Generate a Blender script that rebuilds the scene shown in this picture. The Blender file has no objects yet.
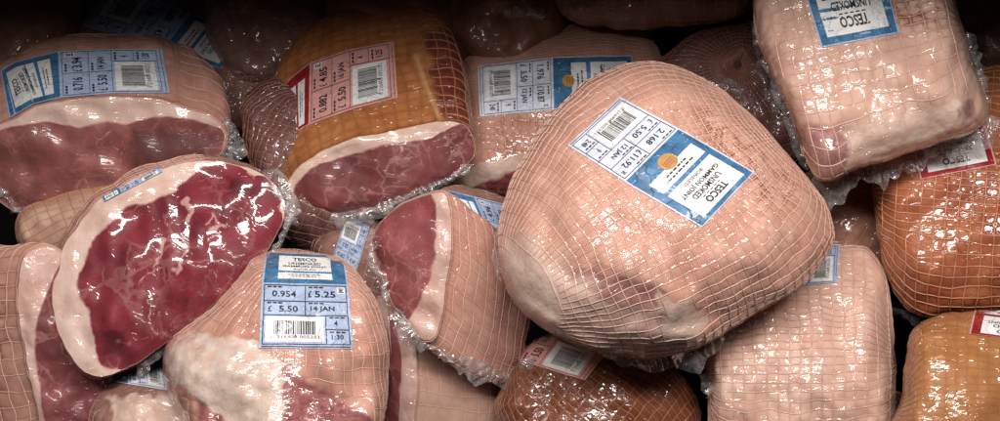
import bpy, math, random
import numpy as np
from mathutils import Vector
from mathutils.bvhtree import BVHTree

random.seed(7)
scene = bpy.context.scene
col = scene.collection

# ------------------------------------------------------------------ camera and units
D0, HFOV, PITCH = 0.95, math.radians(38), math.radians(40)
S = 2*D0*math.tan(HFOV/2)/1000.0            # metres per design unit at the heap's middle
F = np.array([0, math.cos(PITCH), -math.sin(PITCH)])
R = np.array([1.0, 0, 0])
U = np.array([0, math.sin(PITCH), math.cos(PITCH)])
MID = np.array([0, 0, 0.21])
CAM = MID - F*D0

def to_world(P):
    """design space (x right, y down as -Y, z towards the shopper) -> metres"""
    P = np.asarray(P, float)
    d = D0 - P[..., 2]*S
    k = S*d/D0
    return CAM + R*((P[..., 0]-500)*k)[..., None] + U*((P[..., 1]+210.5)*k)[..., None] + F*d[..., None]

# ------------------------------------------------------------------ small numpy helpers
class Wave:
    """cheap smooth noise: a sum of random sinusoids in 3-D"""
    def __init__(s, seed, wl, n=14):
        r = np.random.RandomState(seed)
        d = r.normal(size=(n, 3)); d /= np.linalg.norm(d, axis=1)[:, None]
        s.k = d*(2*math.pi/(wl*r.uniform(.6, 1.7, n)))[:, None]
        s.p = r.uniform(0, 6.28, n); s.n = n
    def __call__(s, P):
        return np.sin(np.asarray(P) @ s.k.T + s.p).sum(-1)/math.sqrt(s.n)*1.2

def closed_spline(pts, n, jag=0.0, seed=0):
    p = np.array(pts, float); m = len(p)
    out = []
    for i in range(m):
        a, b, c, d = p[i-1], p[i], p[(i+1) % m], p[(i+2) % m]
        t = np.linspace(0, 1, 24, endpoint=False)[:, None]
        out.append(.5*((2*b)+(-a+c)*t+(2*a-5*b+4*c-d)*t*t+(-a+3*b-3*c+d)*t**3))
    q = np.concatenate(out); q = np.vstack([q, q[:1]])
    L = np.concatenate([[0], np.cumsum(np.linalg.norm(np.diff(q, axis=0), axis=1))])
    s = np.linspace(0, L[-1], n, endpoint=False)
    r = np.stack([np.interp(s, L, q[:, 0]), np.interp(s, L, q[:, 1])], 1)
    if jag:
        P3 = np.column_stack([r, np.zeros(n)])
        r = r + jag*np.stack([Wave(seed, 34)(P3), Wave(seed+1, 34)(P3)], 1) + .35*jag*np.stack([Wave(seed+2, 9)(P3), Wave(seed+3, 9)(P3)], 1)
    return r, L[-1]

def seg_dist(P, a, b):
    ab = b-a; t = np.clip(((P-a) @ ab)/max(ab @ ab, 1e-9), 0, 1)
    return np.linalg.norm(P-(a+t[:, None]*ab), axis=1)

def poly_sd(P, poly):
    """signed distance (inside positive)"""
    poly = np.array(poly, float); n = len(poly)
    d = np.full(len(P), 1e9); ins = np.zeros(len(P), bool)
    for i in range(n):
        a, b = poly[i], poly[(i+1) % n]
        d = np.minimum(d, seg_dist(P, a, b))
        c = (a[1] > P[:, 1]) != (b[1] > P[:, 1])
        x = (b[0]-a[0])*(P[:, 1]-a[1])/((b[1]-a[1]) or 1e-9)+a[0]
        ins ^= c & (P[:, 0] < x)
    return np.where(ins, d, -d)

def polyline_d(P, pts):
    pts = np.array(pts, float); d = np.full(len(P), 1e9)
    for a, b in zip(pts[:-1], pts[1:]): d = np.minimum(d, seg_dist(P, a, b))
    return d

def vnormals(V, Q):
    n = np.zeros_like(V)
    q = np.array(Q)
    fn = np.cross(V[q[:, 2]]-V[q[:, 0]], V[q[:, 3]]-V[q[:, 1]])
    for k in range(4): np.add.at(n, q[:, k], fn)
    l = np.linalg.norm(n, axis=1); l[l == 0] = 1
    return n/l[:, None]

def ring_quads(nr, n, base=0):
    q = []
    i = np.arange(n); j = (i+1) % n
    for r in range(nr-1):
        a = base+r*n; b = a+n
        q.append(np.stack([a+i, b+i, b+j, a+j], 1))
    return np.concatenate(q)

# ------------------------------------------------------------------ mesh output
def make_obj(name, V, faces, mat, parent=None, attrs=None, uv=None, smooth=True, origin=None):
    me = bpy.data.meshes.new(name)
    W = to_world(V)
    o0 = np.array(origin if origin is not None else (0, 0, 0), float)
    me.from_pydata((W-o0).tolist(), [], [tuple(int(x) for x in f) for f in faces])
    if attrs:
        for k, v in attrs.items():
            a = me.attributes.new(k, 'FLOAT', 'POINT'); a.data.foreach_set('value', np.asarray(v, np.float32))
    if uv is not None:
        l = me.uv_layers.new(name='net')
        idx = np.empty(len(me.loops), np.int32); me.loops.foreach_get('vertex_index', idx)
        l.data.foreach_set('uv', np.asarray(uv, np.float32)[idx].ravel())
    if smooth: me.polygons.foreach_set('use_smooth', [True]*len(me.polygons))
    me.materials.append(mat)
    ob = bpy.data.objects.new(name, me); col.objects.link(ob)
    if parent is not None: ob.parent = parent
    return ob

# ------------------------------------------------------------------ node helper
class G:
    def __init__(s, name):
        s.mat = bpy.data.materials.new(name); s.mat.use_nodes = True
        s.nt = s.mat.node_tree; s.nt.nodes.clear()
        s.out = s.nt.nodes.new('ShaderNodeOutputMaterial')
        tc = s.nt.nodes.new('ShaderNodeTexCoord')
        s.co = s.vscale(tc.outputs['Object'], 1/S)      # object coordinates in design units
    def link(s, v, sock):
        if isinstance(v, bpy.types.NodeSocket): s.nt.links.new(v, sock)
        elif v is not None:
            if sock.type == 'RGBA' and len(v) == 3: v = (*v, 1)
            sock.default_value = v
    def n(s, t, **k):
        nd = s.nt.nodes.new(t)
        for a, v in k.items(): setattr(nd, a, v)
        return nd
    def m(s, op, a, b=None, c=None, clamp=False):
        nd = s.n('ShaderNodeMath', operation=op, use_clamp=clamp)
        for i, v in enumerate((a, b, c)): s.link(v, nd.inputs[i])
        return nd.outputs[0]
    def vscale(s, v, k):
        nd = s.n('ShaderNodeVectorMath', operation='SCALE'); s.link(v, nd.inputs[0]); nd.inputs['Scale'].default_value = k
        return nd.outputs[0]
    def vmul(s, v, k):
        nd = s.n('ShaderNodeVectorMath', operation='MULTIPLY'); s.link(v, nd.inputs[0]); nd.inputs[1].default_value = k
        return nd.outputs[0]
    def vadd(s, a, b):
        nd = s.n('ShaderNodeVectorMath', operation='ADD'); s.link(a, nd.inputs[0]); s.link(b, nd.inputs[1])
        return nd.outputs[0]
    def rot(s, v, e):
        nd = s.n('ShaderNodeVectorRotate', rotation_type='EULER_XYZ'); s.link(v, nd.inputs[0]); nd.inputs['Rotation'].default_value = e
        return nd.outputs[0]
    def noise(s, wl, detail=3, rough=.55, vec=None, dist=0, color=False):
        nd = s.n('ShaderNodeTexNoise'); s.link(vec if vec is not None else s.co, nd.inputs['Vector'])
        nd.inputs['Scale'].default_value = 1/wl; nd.inputs['Detail'].default_value = detail
        nd.inputs['Roughness'].default_value = rough; nd.inputs['Distortion'].default_value = dist
        return nd.outputs['Color' if color else 'Fac']
    def voro(s, wl, vec=None, feature='DISTANCE_TO_EDGE'):
        nd = s.n('ShaderNodeTexVoronoi', feature=feature); s.link(vec if vec is not None else s.co, nd.inputs['Vector'])
        nd.inputs['Scale'].default_value = 1/wl
        return nd.outputs['Distance']
    def ss(s, v, a, b, lo=0., hi=1.):
        nd = s.n('ShaderNodeMapRange', interpolation_type='SMOOTHSTEP'); s.link(v, nd.inputs[0])
        for i, x in enumerate((a, b, lo, hi)): nd.inputs[i+1].default_value = x
        return nd.outputs[0]
    def mix(s, f, a, b, mode='MIX'):
        nd = s.n('ShaderNodeMix', data_type='RGBA', blend_type=mode)
        s.link(f, nd.inputs[0]); s.link(a, nd.inputs[6]); s.link(b, nd.inputs[7])
        return nd.outputs[2]
    def attr(s, name):
        nd = s.n('ShaderNodeAttribute', attribute_name=name); return nd.outputs['Fac']
    def bump(s, h, strength, dist, normal=None):
        nd = s.n('ShaderNodeBump'); nd.inputs['Strength'].default_value = strength; nd.inputs['Distance'].default_value = dist*S
        s.link(h, nd.inputs['Height']); s.link(normal, nd.inputs['Normal'])
        return nd.outputs[0]
    def pbsdf(s, **k):
        nd = s.n('ShaderNodeBsdfPrincipled')
        for a, v in k.items(): s.link(v, nd.inputs[a.replace('_', ' ')])
        return nd.outputs[0]
    def done(s, sh): s.nt.links.new(sh, s.out.inputs[0]); return s.mat

def film_height(g, seed, amount=1.0, ang=0.0, stretch=6.0):
    """taut film: long drawn creases plus small puckers"""
    off = g.vadd(g.co, (seed*131.7, seed*57.1, seed*19.3))
    warp = g.vscale(g.noise(40, 2, .5, off, color=True), 16)
    v = g.vmul(g.rot(g.vadd(off, warp), (0, ang, 0)), (1/stretch, 1, 1))
    n1 = g.noise(11, 2, .5, v)
    r1 = g.m('ABSOLUTE', g.m('SUBTRACT', n1, .5))
    crease = g.ss(r1, 0, .05, 1, 0)
    n2 = g.noise(4.8, 2, .6, g.vmul(v, (1.3, 1, 1)))
    n3 = g.noise(26, 1, .5, off)
    patch = g.ss(g.noise(60, 2, .5, off), .40, .60, .15, 1)
    h = g.m('ADD', g.m('MULTIPLY', g.m('MULTIPLY', crease, patch), .40*amount), g.m('MULTIPLY', g.m('MULTIPLY', n2, patch), .29*amount))
    h = g.m('ADD', h, g.m('MULTIPLY', n3, .7*amount))
    return h

def net_cells(g):
    uvn = g.n('ShaderNodeUVMap', uv_map='net')
    sp = g.n('ShaderNodeSeparateXYZ'); g.link(uvn.outputs[0], sp.inputs[0])
    a = g.m('ABSOLUTE', g.m('SINE', g.m('MULTIPLY', sp.outputs[0], math.pi)))
    b = g.m('ABSOLUTE', g.m('SINE', g.m('MULTIPLY', sp.outputs[1], math.pi)))
    return g.m('POWER', g.m('MULTIPLY', a, b), .45), sp

FAT = (.72, .55, .46)
def mat_rind(name, c1, c2, seed=1, pillow=1.0, film=1.0, ang=0.0, meat=(.30, .07, .07), fat=FAT, stain=(.20, .035, .015),
             coat=1.0, crough=.055, stretch=6.0, linedark=.25, stainlines=True, patchy=.22):
    g = G(name)
    off = g.vadd(g.co, (seed*77.7, seed*31.3, 0))
    n = g.noise(26, 5, .62, off)
    base = g.mix(g.ss(n, .32, .68), c1, c2)
    base = g.mix(g.ss(g.noise(48, 4, .6, g.vadd(off, (5, 70, 9))), .46, .66, 0, patchy), base, (c1[0]*.55, c1[1]*.42, c1[2]*.4))
    mott = g.noise(5, 4, .65, off)
    base = g.mix(g.ss(mott, .45, .8, 0, .3), base, tuple(x*.62 for x in c1))
    cell, sp = net_cells(g)
    if pillow > 0:
        base = g.mix(g.m('MULTIPLY', g.m('SUBTRACT', 1, cell), linedark), base, tuple(x*.45 for x in c1))
    wob = g.m('MULTIPLY', g.m('SUBTRACT', g.noise(17, 3, .5, off), .5), 1.35)
    fmeat = g.ss(g.m('ADD', g.attr('meat'), wob), .25, .75)
    vein = g.ss(g.voro(17, g.vadd(g.co, g.vscale(g.noise(18, 2, .5, off, color=True), 14))), .03, .10, 1, 0)
    mcol = g.mix(g.ss(g.noise(8, 4, .6, off), .3, .7), meat, tuple(x*.6 for x in meat))
    mcol = g.mix(g.m('MULTIPLY', vein, g.ss(g.noise(30, 1, .5, off), .5, .65, 0, .35)), mcol, (.50, .26, .23))
    base = g.mix(fmeat, base, mcol)
    ffat = g.ss(g.m('ADD', g.attr('fat'), wob), .32, .68)
    fcol = g.mix(g.ss(g.noise(13, 5, .65, off), .3, .7), fat, tuple(a*b for a, b in zip(fat, (.80, .68, .62))))
    base = g.mix(ffat, base, fcol)
    base = g.mix(g.m('MULTIPLY', g.attr('edge'), g.ss(g.noise(12, 3, .5, off), .2, .5, .4, .85)), base, (.60, .33, .18))
    st = g.noise(14, 5, .7, g.vmul(off, (1, 1, 1)))
    if stainlines:
        near = g.ss(cell, .45, .95, 1, .78)
        st = g.m('MULTIPLY', st, near)
    fst = g.m('MULTIPLY', g.ss(st, .40, .54, 0, .85), g.attr('stain'))
    base = g.mix(fst, base, stain)
    hz = g.ss(g.m('ADD', g.attr('haze'), g.m('MULTIPLY', wob, .6)), .2, .9)
    base = g.mix(g.m('MULTIPLY', hz, g.ss(g.noise(11, 4, .65, g.vmul(g.rot(off, (0, .7, 0)), (.35, 1, 1))), .3, .7, .2, .75)), base, (.64, .50, .42))
    h = film_height(g, seed, film, ang, stretch)
    h = g.m('ADD', h, g.m('MULTIPLY', hz, g.m('MULTIPLY', g.noise(7, 3, .6, g.vmul(g.rot(off, (0, .9, 0)), (.4, 1, 1))), 1.6)))
    lump = g.m('MULTIPLY', ffat, g.noise(9, 3, .6, off))
    pil = g.m('MULTIPLY', g.m('MULTIPLY', cell, g.m('SUBTRACT', 1, g.m('MULTIPLY', ffat, .85))), pillow)
    nb = g.bump(g.m('ADD', g.m('ADD', g.m('MULTIPLY', pil, .68), g.m('MULTIPLY', n, .6)), g.m('MULTIPLY', lump, 1.1)), .8, 1.2)
    # the film lies over the strings: it dips between them
    ridge = g.m('MULTIPLY', g.m('MULTIPLY', g.ss(cell, .35, .8, 1, 0), g.m('SUBTRACT', 1, g.m('MULTIPLY', ffat, .85))), min(pillow, 1)*.7)
    ridge = g.m('MULTIPLY', ridge, g.ss(g.noise(55, 2, .5, g.vadd(off, (11, 3, 7))), .38, .62, .3, 1.1))
    nc = g.bump(g.m('ADD', g.m('ADD', g.m('ADD', ridge, g.m('MULTIPLY', pil, .15)), h), g.m('MULTIPLY', lump, .8)), 1.0, 1.5)
    return g.done(g.pbsdf(Base_Color=base, Roughness=.55, Specular_IOR_Level=.25, Normal=nb, Subsurface_Weight=.0,
                          Coat_Weight=coat, Coat_Roughness=crough, Coat_IOR=1.72, Coat_Normal=nc))

def mat_meat(name, c, seed=1, film=1.0, ang=0.0, vein=.6, veincol=(.50, .25, .22), coat=1.0, crough=.05, grain=(1, 3, 1), stretch=6.0, vscale=30):
    g = G(name)
    off = g.vadd(g.co, (seed*51.7, seed*33.3, 0))
    n = g.noise(30, 5, .6, off)
    base = g.mix(g.ss(n, .3, .7), tuple(x*.62 for x in c), tuple(x*1.15 for x in c))
    big = g.noise(55, 2, .5, off)
    base = g.mix(g.ss(big, .45, .7, 0, .3), base, (c[0]*1.3, c[1]*2.0, c[2]*1.8))
    fib = g.noise(4, 4, .7, g.vmul(off, grain))
    base = g.mix(g.ss(fib, .5, .85, 0, .38), base, (c[0]*1.25, c[1]*2.2, c[2]*2.0))
    warp = g.vscale(g.noise(24, 3, .55, off, color=True), 26)
    vn = g.ss(g.voro(vscale, g.vadd(off, warp)), .012, .05, 1, 0)
    vn2 = g.ss(g.voro(vscale*.42, g.vadd(off, warp)), .01, .07, 1, 0)
    msk = g.ss(g.noise(50, 2, .5, off), .42, .62)
    msk2 = g.ss(g.noise(34, 2, .5, g.vadd(off, (50, 9, 3))), .5, .64)
    v = g.m('MAXIMUM', g.m('MULTIPLY', vn, msk), g.m('MULTIPLY', g.m('MULTIPLY', vn2, msk2), .6))
    base = g.mix(g.m('MULTIPLY', v, vein), base, veincol)
    wob = g.m('MULTIPLY', g.m('SUBTRACT', g.noise(6, 4, .65, off), .5), .8)
    base = g.mix(g.ss(g.m('ADD', g.attr('fat'), wob), .3, .75, 0, .85), base, (.58, .33, .29))
    base = g.mix(g.ss(g.m('ADD', g.attr('dark'), wob), .3, .8, 0, .8), base, tuple(x*.35 for x in c))
    h = film_height(g, seed, film, ang, stretch)
    nb = g.bump(g.m('ADD', n, g.m('MULTIPLY', fib, .5)), .7, 1.2)
    nc = g.bump(h, 1.0, 1.5)
    return g.done(g.pbsdf(Base_Color=base, Roughness=.5, Specular_IOR_Level=.3, Normal=nb,
                          Coat_Weight=coat, Coat_Roughness=crough, Coat_IOR=1.72, Coat_Normal=nc))

def mat_fat(name, c=FAT, seed=1, film=1.0, ang=0.0):
    g = G(name)
    off = g.vadd(g.co, (seed*21.7, seed*43.3, 0))
    base = g.mix(g.ss(g.noise(20, 5, .65, off), .3, .72), c, (c[0]*.86, c[1]*.74, c[2]*.68))
    base = g.mix(g.ss(g.noise(7, 4, .6, off), .55, .8, 0, .45), base, (c[0]*.8, c[1]*.55, c[2]*.5))
    nb = g.bump(g.noise(9, 4, .6, off), .7, 1.5)
    nc = g.bump(film_height(g, seed+.5, film, ang), 1.0, 1.5)
    return g.done(g.pbsdf(Base_Color=base, Roughness=.5, Specular_IOR_Level=.3, Normal=nb, Coat_Weight=1.0, Coat_Roughness=.06, Coat_IOR=1.65, Coat_Normal=nc))

def mat_string(name, c):
    g = G(name)
    base = g.mix(g.ss(g.noise(16, 3), .35, .7), c, tuple(x*.78 for x in c))
    return g.done(g.pbsdf(Base_Color=base, Roughness=.6, Coat_Weight=.5, Coat_Roughness=.2))

def mat_paper(name, c, coat=.3, var=.12):
    g = G(name)
    base = g.mix(g.ss(g.noise(12, 4), .35, .7), c, tuple(x*(1-var) for x in c))
    h = g.m('ADD', g.m('MULTIPLY', g.noise(15, 2), 1.2), g.m('MULTIPLY', g.ss(g.m('ABSOLUTE', g.m('SUBTRACT', g.noise(18, 2, .5), .5)), 0, .03, 1, 0), .35))
    nb = g.bump(h, 1.0, 1.5)
    return g.done(g.pbsdf(Base_Color=base, Roughness=.45, Coat_Weight=coat, Coat_Roughness=.06, Normal=nb, Coat_Normal=nb))

def mat_film(name, haze=.16):
    g = G(name)
    h = g.m('ADD', g.noise(8, 2, .5), g.m('MULTIPLY', g.ss(g.m('ABSOLUTE', g.m('SUBTRACT', g.noise(12, 1), .5)), 0, .05, 1, 0), .5))
    nb = g.bump(h, 1.0, .5)
    gl = g.n('ShaderNodeBsdfGlossy'); gl.inputs['Roughness'].default_value = .1; g.link((1, 1, 1), gl.inputs[0]); g.link(nb, gl.inputs['Normal'])
    tr = g.n('ShaderNodeBsdfTransparent'); g.link((.97, .95, .95), tr.inputs[0])
    df = g.n('ShaderNodeBsdfDiffuse'); g.link((.75, .70, .69), df.inputs[0]); g.link(nb, df.inputs['Normal'])
    fr = g.n('ShaderNodeFresnel'); fr.inputs[0].default_value = 1.5; g.link(nb, fr.inputs['Normal'])
    hz = g.m('MULTIPLY', g.ss(g.noise(9, 3, .6), .3, .75, .3, 1.8), haze)
    m1 = g.n('ShaderNodeMixShader'); g.link(hz, m1.inputs[0]); g.link(tr.outputs[0], m1.inputs[1]); g.link(df.outputs[0], m1.inputs[2])
    m2 = g.n('ShaderNodeMixShader'); g.link(g.m('MINIMUM', g.m('MULTIPLY', fr.outputs[0], 1.6), .3), m2.inputs[0]); g.link(m1.outputs[0], m2.inputs[1]); g.link(gl.outputs[0], m2.inputs[2])
    return g.done(m2.outputs[0])

M = {}
M['film'] = mat_film('film', .22)
M['white'] = mat_paper('white_paper', (.80, .80, .79), var=.06)
M['ink'] = mat_paper('black_ink', (.02, .022, .03), coat=.4)
M['blue'] = mat_paper('blue_print', (.065, .19, .36), var=.45)
M['pale_blue'] = mat_paper('pale_blue_print', (.42, .51, .70))
M['bar_blue'] = mat_paper('mid_blue_print', (.06, .19, .42))
M['red'] = mat_paper('red_print', (.34, .018, .025), var=.4)
M['pale_red'] = mat_paper('pink_print', (.72, .36, .32))
M['gold'] = mat_paper('gold_foil', (.50, .27, .09))
M['pale_grey'] = mat_paper('pale_lavender_print', (.66, .69, .80))
M['string'] = mat_string('pink_string', (.64, .38, .295))
M['string_tan'] = mat_string('tan_string', (.52, .22, .11))
M['string_pale'] = mat_string('pale_string', (.69, .43, .335))
M['string_brown'] = mat_string('brown_string', (.42, .17, .10))

# ------------------------------------------------------------------ netting: strings follow the level lines of a field
def level_lines(V, N, Q, f, period=None, keep=None):
    tris = np.vstack([np.array(Q)[:, [0, 1, 2]], np.array(Q)[:, [0, 2, 3]]])
    if keep is not None: tris = tris[keep[tris].all(1)]
    ft = f[tris]
    if period: tris = tris[(ft.max(1)-ft.min(1)) < period*.5]; ft = f[tris]
    lo = np.ceil(ft.min(1)); hi = np.floor(ft.max(1))
    segs = {}
    for t in np.nonzero(hi >= lo)[0]:
        tri = tris[t]; fv = ft[t]
        for lev in range(int(lo[t]), int(hi[t])+1):
            e = []
            for a, b in ((0, 1), (1, 2), (2, 0)):
                fa, fb = fv[a]-lev-1e-6, fv[b]-lev-1e-6
                if (fa > 0) != (fb > 0):
                    i, j = int(tri[a]), int(tri[b])
                    if i > j: i, j, fa, fb = j, i, fb, fa
                    e.append((i, j, fa/(fa-fb)))
            if len(e) == 2:
                d = segs.setdefault(lev, {})
                k0, k1 = e[0][:2], e[1][:2]
                d.setdefault(k0, [e[0][2], []])[1].append(k1)
                d.setdefault(k1, [e[1][2], []])[1].append(k0)
    lines = []
    for lev, d in segs.items():
        seen = set()
        for start in sorted(d, key=lambda k: len(d[k][1])):
            if start in seen: continue
            path = [start]; seen.add(start); cur = start
            while True:
                nx = [k for k in d[cur][1] if k not in seen]
                if not nx: break
                cur = nx[0]; seen.add(cur); path.append(cur)
            if len(path) > 3:
                t = np.array([d[k][0] for k in path])[:, None]
                i = [k[0] for k in path]; j = [k[1] for k in path]
                lines.append((V[i]*(1-t)+V[j]*t, N[i]*(1-t)+N[j]*t))
    return lines

def tubes(lines, r, step=3.0, sink=.25):
    VV, FF = [], []; base = 0
    for P, N in lines:
        L = np.concatenate([[0], np.cumsum(np.linalg.norm(np.diff(P, axis=0), axis=1))])
        if L[-1] < 6: continue
        m = max(3, int(L[-1]/step))
        s = np.linspace(0, L[-1], m)
        p = np.stack([np.interp(s, L, P[:, k]) for k in range(3)], 1)
        n = np.stack([np.interp(s, L, N[:, k]) for k in range(3)], 1); n /= np.linalg.norm(n, axis=1)[:, None]+1e-9
        t = np.gradient(p, axis=0); t /= np.linalg.norm(t, axis=1)[:, None]+1e-9
        b = np.cross(t, n)
        rt = (r*np.clip(np.minimum(s, L[-1]-s)/9, .12, 1))[:, None]
        c = p+n*(rt*(1+sink)-r)
        ring = np.stack([c+rt*(math.cos(a)*b+math.sin(a)*n*.8) for a in (0, math.pi/3, 2*math.pi/3, math.pi, 1.5*math.pi)], 1)
        VV.append(ring.reshape(-1, 3))
        i = np.arange(m-1)*5+base
        for k in range(5):
            k2 = (k+1) % 5
            FF.append(np.stack([i+k, i+k2, i+5+k2, i+5+k], 1))
        base += m*5
    if not VV: return None
    return np.vstack(VV), np.vstack(FF)[:, ::-1]

# ------------------------------------------------------------------ printed labels
_txt = {}
def text_mesh(s, bold=0.0):
    k = (s, bold)
    if k in _txt: return _txt[k]
    cu = bpy.data.curves.new('lettering', 'FONT'); cu.body = s; cu.offset = bold; cu.resolution_u = 2; cu.fill_mode = 'FRONT'
    ob = bpy.data.objects.new('lettering', cu); col.objects.link(ob)
    me = ob.evaluated_get(bpy.context.evaluated_depsgraph_get()).to_mesh()
    v = np.array([x.co[:2] for x in me.vertices]) if len(me.vertices) else np.zeros((0, 2))
    f = [tuple(p.vertices) for p in me.polygons]
    bpy.data.objects.remove(ob); bpy.data.curves.remove(cu)
    if len(v):
        lo, hi = v.min(0), v.max(0); v = (v-lo)/(hi-lo)
    _txt[k] = (v, f); return _txt[k]

class Label:
    def __init__(s, bvh, left, right, lift=1.0, flat=False):
        s.bvh, s.lift = bvh, lift
        s.l = np.array(left, float); s.r = np.array(right, float)   # rows: x, y, v
        s.cache = {}
    def base(s, u, v):
        l = np.array([np.interp(v, s.l[:, 2], s.l[:, k]) for k in (0, 1)])
        r = np.array([np.interp(v, s.r[:, 2], s.r[:, k]) for k in (0, 1)])
        return l*(1-u)+r*u
    def grid(s):
        # a smooth sheet: sample the joint's surface on a coarse grid, fill misses from the nearest point
        if hasattr(s, 'gp'): return
        n = s.n = 28
        P = np.zeros((n, n, 3))
        for i in range(n):
            for j in range(n):
                p = s.base(-.1+1.2*i/(n-1), -.1+1.2*j/(n-1))
                h = s.bvh.ray_cast(Vector((p[0], -p[1], 3000)), Vector((0, 0, -1)))
                if h[0] is None:
                    q = s.bvh.find_nearest(Vector((p[0], -p[1], P[i, j-1, 2] if j else 0)))[0]
                    P[i, j] = (q.x, q.y, q.z)
                else: P[i, j] = h[0]
        du = np.gradient(P, axis=0); dv = np.gradient(P, axis=1)
        N = np.cross(dv, du); N /= np.linalg.norm(N, axis=2)[..., None]+1e-9
        N[N[..., 2] < 0] *= -1
        s.gp, s.gn = P, N
    def at(s, u, v, layer):
        s.grid()
        n = s.n
        x = np.clip((np.asarray(u)+.1)/1.2*(n-1), 0, n-1.001); y = np.clip((np.asarray(v)+.1)/1.2*(n-1), 0, n-1.001)
        i = x.astype(int); j = y.astype(int); fx = (x-i)[:, None]; fy = (y-j)[:, None]
        def bl(A): return (A[i, j]*(1-fx)+A[i+1, j]*fx)*(1-fy)+(A[i, j+1]*(1-fx)+A[i+1, j+1]*fx)*fy
        return bl(s.gp)+bl(s.gn)*(s.lift+layer*.16)
    def rects(s, rs, layer):
        V, Fc = [], []; b = 0
        for (u0, v0, u1, v1) in rs:
            nu = max(2, int(abs(u1-u0)*26)+1); nv = max(2, int(abs(v1-v0)*40)+1)
            uu, vv = np.meshgrid(np.linspace(u0, u1, nu), np.linspace(v0, v1, nv), indexing='ij')
            V.append(s.at(uu.ravel(), vv.ravel(), layer))
            for i in range(nu-1):
                for j in range(nv-1):
                    a = b+i*nv+j; Fc.append((a, a+1, a+nv+1, a+nv))
            b += nu*nv
        return np.vstack(V), Fc
    def disc(s, u, v, ru, rv, layer):
        a = np.linspace(0, 2*math.pi, 40, endpoint=False)
        uu = np.concatenate([[u], u+ru*np.cos(a)]); vv = np.concatenate([[v], v+rv*np.sin(a)])
        return s.at(uu, vv, layer), [(0, 1+i, 1+(i+1) % 40) for i in range(40)]
    def texts(s, ts, layer):
        V, Fc = [], []; b = 0
        for (t, u0, v0, u1, v1, bold) in ts:      # box: left, top, right, bottom
            v, f = text_mesh(t, bold)
            if not len(v): continue
            V.append(s.at(u0+v[:, 0]*(u1-u0), v1-v[:, 1]*(v1-v0), layer))
            Fc += [tuple(i+b for i in q) for q in f]; b += len(v)
        return np.vstack(V), Fc

def merge(*parts):
    V, Fc, b = [], [], 0
    for v, f in parts:
        V.append(v); Fc += [tuple(int(i)+b for i in q) for q in f]; b += len(v)
    return np.vstack(V), Fc

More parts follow.
